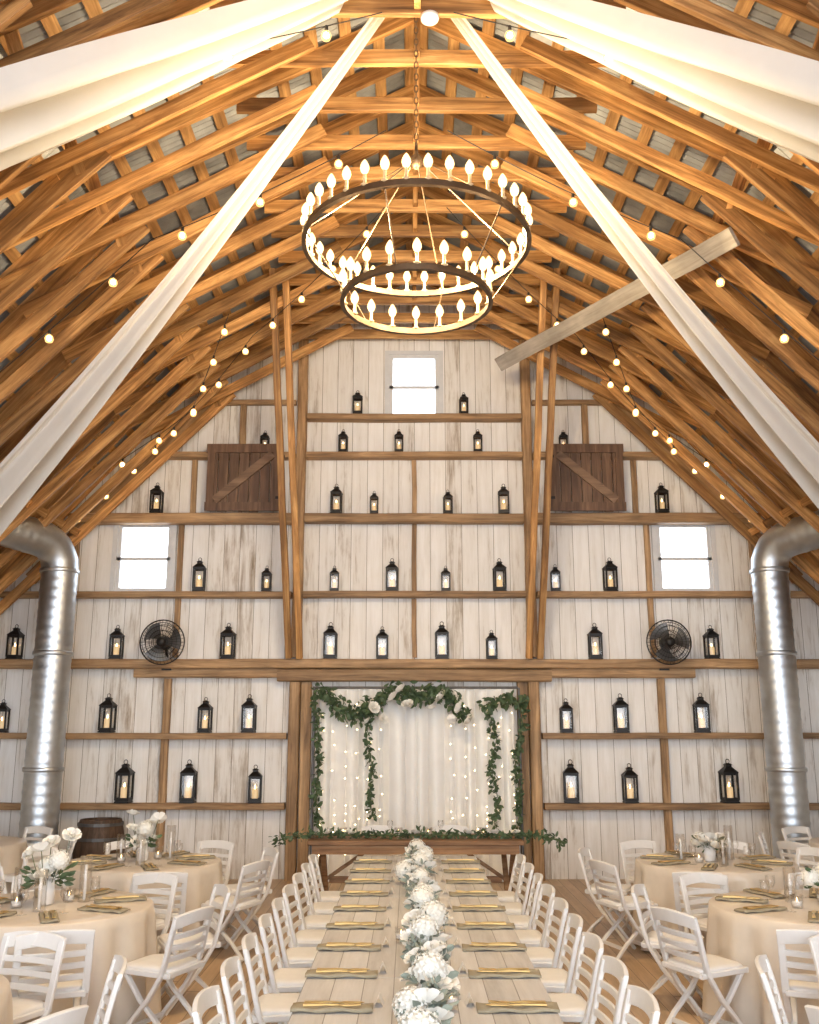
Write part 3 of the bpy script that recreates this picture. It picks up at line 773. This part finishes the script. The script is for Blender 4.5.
arrangement((2.84,9.82,TT+.002),'rrrrhrrr',.17,.15,'dome of white roses in white vase on round table',M_LEAF,rr_=.065)
arrangement((3.0,7.45,TT+.002),'hrrhrr',.17,.15,'white roses and hydrangea in vase on round table',M_LEAF,hr=.075)
arrangement((-5.2,11.4,TT+.002),'hrrh',.15,.15,'white flowers in vase on round table',M_LEAF)
arrangement((5.25,11.4,TT+.002),'hrrh',.15,.15,'white flowers in vase on round table',M_LEAF)
def hurricane(x,y,h):
    e=empty('cylinder_candle_holder',(x,y,TT+.002)); bm=bm_(); lathe(bm,[(.045,0),(.045,h),(.041,h),(.041,.01)],20); mk('glass_cylinder',bm,M_GLASS,e,True)
    bm=bm_(); lathe(bm,[(.012,.01),(.011,h*.8),(.003,h*.81)],12); mk('taper_candle',bm,M_CER,e,True)
    top(e,'white taper candle in clear glass cylinder','candle holder','glass cylinder candles')
for cx,cy in((-2.66,9.82),(-2.72,7.45),(2.84,9.82),(3.0,7.45)):
    for k,h in enumerate((.32,.24,.28)):
        a=.5+k*2.2; hurricane(cx+.27*math.cos(a),cy+.27*math.sin(a),h)

# ---------------------------------------------------------------- head table
HY=11.8
e=empty('head_table',(0,HY,0)); 
bm=bm_(); box(bm,(0,0,.755),(2.45,.8,.05)); bmesh.ops.bevel(bm,geom=bm.edges[:],offset=.005,segments=1,affect='EDGES'); mk('tabletop',bm,W_HEAD,e)
bm=bm_(); 
for s in(-1,1): box(bm,(0,s*.36,.68),(2.35,.03,.10))
for s in(-1,1): box(bm,(s*1.16,0,.68),(.03,.66,.10))
mk('apron',bm,W_HEAD,e)
for s in(-1,1):
    for t in(-1,1):
        bm=bm_(); sweep(bm,[(s*1.08,t*.30,.001),(s*1.08,-t*.28,.63)],rect(.05,.06,.006),up=(1,0,0)); o=mk('leg',bm,W_HEAD,e); o.location.x=.03*t
    bm=bm_(); sweep(bm,[(s*1.03,0,.32),(s*.55,0,.64)],rect(.04,.05,.005),up=(0,1,0)); mk('brace',bm,W_HEAD,e)
bm=bm_(); box(bm,(0,0,.31),(2.0,.05,.07)); mk('stretcher',bm,W_HEAD,e)
top(e,'brown wooden trestle head table before curtain','table')
HT=.782
e=empty('head_table_garland',(0,HY-.2,HT))
pts=[(-1.62,.0,-.03),(-1.4,0,.03)]+[(x/10,.03*math.sin(x),.04) for x in range(-12,13,2)]+[(1.45,0,.03),(1.68,0,-.03)]
bm=bm_(); sweep(bm,pts,circ(.008,6)); mk('garland_stem',bm,M_STEM,e)
bm=bm_(); foliage(bm,pts,200,.065,.075,.03,0); 
for v in bm.verts:
    if abs(v.co.x)<1.24 : v.co.z=max(v.co.z,.002)
mk('leaves',bm,M_LEAF,e)
for x in(-1.0,-.75,.6,.9,1.15,0): bloom('r',e,(x,-.03,.08),.045)
top(e,'leafy green garland with white roses along head table','garland')
for x in(-.45,.45):
    bm=bm_(); lathe(bm,[(.07,0),(.135,.012),(.14,.018),(.09,.01),(.001,.008)],32); o=mk('plate',bm,M_CER,None,True,loc=(x,HY+.2,HT+.001)); top(o,'white dinner plate on head table','plate','head table plates')
for x in(-.85,-.2,.15,.8): VO.put((x,HY+.05,HT+.001),sc=1.3)
for x in(-.3,.3): GL.put((x,HY+.15,HT+.001))
for x in (-.45,.45): put_chair(x,HY+.68,math.pi,'white folding chair behind head table')

# ---------------------------------------------------------------- curtain backdrop
e=empty('backdrop_curtain',(.03,13.66,0))
def curtain(name,x1,x2,amp,fr,y):
    bm=bm_(); n=int((x2-x1)*150); g=[]; zs=[.02,.5,1.0,1.5,2.0,2.35,2.5,2.56]
    for i in range(n+1):
        x=x1+(x2-x1)*i/n; col=[]
        for z in zs:
            k=1-.35*(z/2.56)
            xx=x+.03*math.sin(x*9)
            col.append(bm.verts.new((x,y+amp*k*(abs(math.sin(xx*fr))*1.6-.8+.5*math.sin(xx*fr*1.37+1+z*.3)),z)))
        g.append(col)
    for a,b in zip(g,g[1:]):
        for j in range(len(zs)-1): bm.faces.new((a[j],b[j],b[j+1],a[j+1]))
    mk(name,bm,M_CURT,e,True)
curtain('curtain_panel',-1.4,-.46,.05,19,0); curtain('curtain_panel',-.46,.44,.05,17,-.03); curtain('curtain_panel',.44,1.4,.05,19,0)
bm=bm_(); sweep(bm,[(-1.45,0,2.58),(1.42,0,2.58)],circ(.018,10)); mk('curtain_rod',bm,M_STEEL,e)
for s in(-1,1):
    bm=bm_(); sweep(bm,[(s*1.43,0,.0),(s*1.43,0,2.58)],circ(.018,10)); mk('curtain_stand_pole',bm,M_STEEL,e)
top(e,'white pleated curtain backdrop on pipe stand','curtain')
bm=bm_()
xs=[x for x in [-1.3+2.6*i/16 for i in range(17)] if abs(x)>.42]
for x in xs:
    zz=2.4-U(0,.4)
    while zz>.35:
        bmesh.ops.create_icosphere(bm,subdivisions=1,radius=.0085,matrix=Matrix.Translation((x+U(-.03,.03),0,zz))); zz-=U(.12,.4)*(1 if zz>1.2 else .6)
for x in xs:
    sweep(bm,[(x+.02*math.sin(q*5),.004,q) for q in [2.5-.1*j for j in range(22)]],circ(.001,3),mi=1)
o=mk('fairy_light_curtain',bm,[M_FAIRY,M_WIRE],None,loc=(.03,13.55,0)); top(o,'strands of warm fairy lights over white curtain','fairy lights',kind='stuff')
def garland(name,pts,per,spread,lab,roses=(),L=.1,w=.055,n=1):
    e=empty(name,pts[0]); o0=Vector(pts[0]); q=[Vector(p)-o0 for p in pts]
    bm=bm_(); sweep(bm,q,circ(.006,5),up=(0,1,.1)); mk('garland_stem',bm,M_STEM,e)
    bm=bm_(); foliage(bm,q,per,spread,L,w,.5)
    for v in bm.verts: v.co.y=min(v.co.y,13.53-o0.y)
    mk('leaves',bm,M_LEAF,e)
    for p,r in roses: bloom('r',e,Vector(p)-o0,r,1.2)
    top(e,lab,'garland','greenery on backdrop')
gy=13.45
garland('greenery_garland',[(-1.38,gy,2.5),(-1.33,gy,2.1),(-1.3,gy,1.6),(-1.33,gy,1.1),(-1.29,gy,.75)],100,.055,'narrow trailing greenery strand on curtain',L=.085,w=.05)
garland('greenery_garland',[(-1.35,gy,2.55),(-1.15,gy,2.45),(-1.0,gy,2.28),(-.75,gy,2.22),(-.5,gy,2.4),(-.35,gy,2.52),(-.1,gy,2.55),(.05,gy,2.42)],300,.14,'thick leafy swag with white roses across curtain top',[((-.55,gy-.14,2.3),.07),((-.3,gy-.16,2.45),.08),((-.1,gy-.14,2.35),.07),((-.42,gy-.14,2.15),.06),((-.2,gy-.15,2.55),.07),((-.65,gy-.14,2.12),.05)])
garland('greenery_garland',[(-.6,gy,2.3),(-.66,gy,1.9),(-.57,gy,1.5),(-.62,gy,1.1),(-.55,gy,.85)],110,.055,'long trailing greenery strand on curtain',L=.085,w=.05)
garland('greenery_garland',[(.12,gy,2.45),(.3,gy,2.55),(.5,gy,2.45),(.68,gy,2.2)],330,.14,'leafy swag with white roses across curtain top',[((.35,gy-.14,2.45),.08),((.6,gy-.14,2.3),.07),((.72,gy-.14,2.12),.07),((.22,gy-.14,2.3),.06),((.5,gy-.15,2.15),.05)])
garland('greenery_garland',[(.95,gy,2.32),(1.1,gy,2.38),(1.25,gy,2.42),(1.47,gy,2.35)],220,.09,'leafy greenery swag at curtain corner')
garland('greenery_garland',[(1.0,gy,2.3),(1.12,gy,1.9),(1.03,gy,1.5),(1.12,gy,1.1),(1.06,gy,.75)],110,.055,'long trailing greenery strand on curtain',L=.085,w=.05)
garland('greenery_garland',[(1.5,gy,2.45),(1.46,gy,2.0),(1.36,gy,1.6),(1.42,gy,1.1),(1.36,gy,.6)],120,.06,'trailing greenery strand on curtain edge',L=.085,w=.05)

# ---------------------------------------------------------------- barrel
e=empty('wooden_barrel',(-4.2,13.45,0)); bm=bm_()
lathe(bm,[(.27,0.0),(.31,.2),(.34,.43),(.31,.66),(.27,.84),(.25,.84),(.25,.81)],28); mk('barrel_staves',bm,M_BAR,e)
for z,r in((.06,.29),(.25,.325),(.6,.325),(.78,.29)):
    bm=bm_(); lathe(bm,[(r,z-.02),(r+.008,z-.02),(r+.008,z+.02),(r,z+.02)],28,closed=True); mk('barrel_hoop',bm,M_STEEL,e)
top(e,'dark oak barrel with steel hoops by wall','barrel')

# ---------------------------------------------------------------- world, light, camera
w=bpy.data.worlds.new('World'); SC.world=w; w.use_nodes=True; nt=w.node_tree; bg=nt.nodes['Background']
tc=nt.nodes.new('ShaderNodeTexCoord'); sp=nt.nodes.new('ShaderNodeSeparateXYZ'); nt.links.new(tc.outputs['Generated'],sp.inputs[0])
c=ramp(nt,sp.outputs[2],[(.0,(.84,.89,.96)),(.6,(.86,.93,1.0))]); nt.links.new(c,bg.inputs[0]); bg.inputs[1].default_value=4.9
def portal(loc,rot,sx,sy):
    l=bpy.data.lights.new('daylight_portal','AREA'); l.shape='RECTANGLE'; l.size=sx;l.size_y=sy; l.cycles.is_portal=True
    o=bpy.data.objects.new('daylight_portal',l); o.location=loc;o.rotation_euler=rot; COL.objects.link(o)
portal((0,Y0,4.4),(math.radians(90),0,0),13.9,8.9)
for x,z,ww,h in WINS: portal((x,YW+.12,z+h/2),(math.radians(-90),0,0),ww,h)
cam=bpy.data.cameras.new('camera'); co=bpy.data.objects.new('camera',cam); COL.objects.link(co)
co.location=(-.07,0,2.0); co.rotation_euler=(math.radians(90+12.8),0,0)
cam.sensor_fit='VERTICAL'; cam.sensor_height=36; cam.lens=960/1024*36; cam.clip_end=100
SC.camera=co
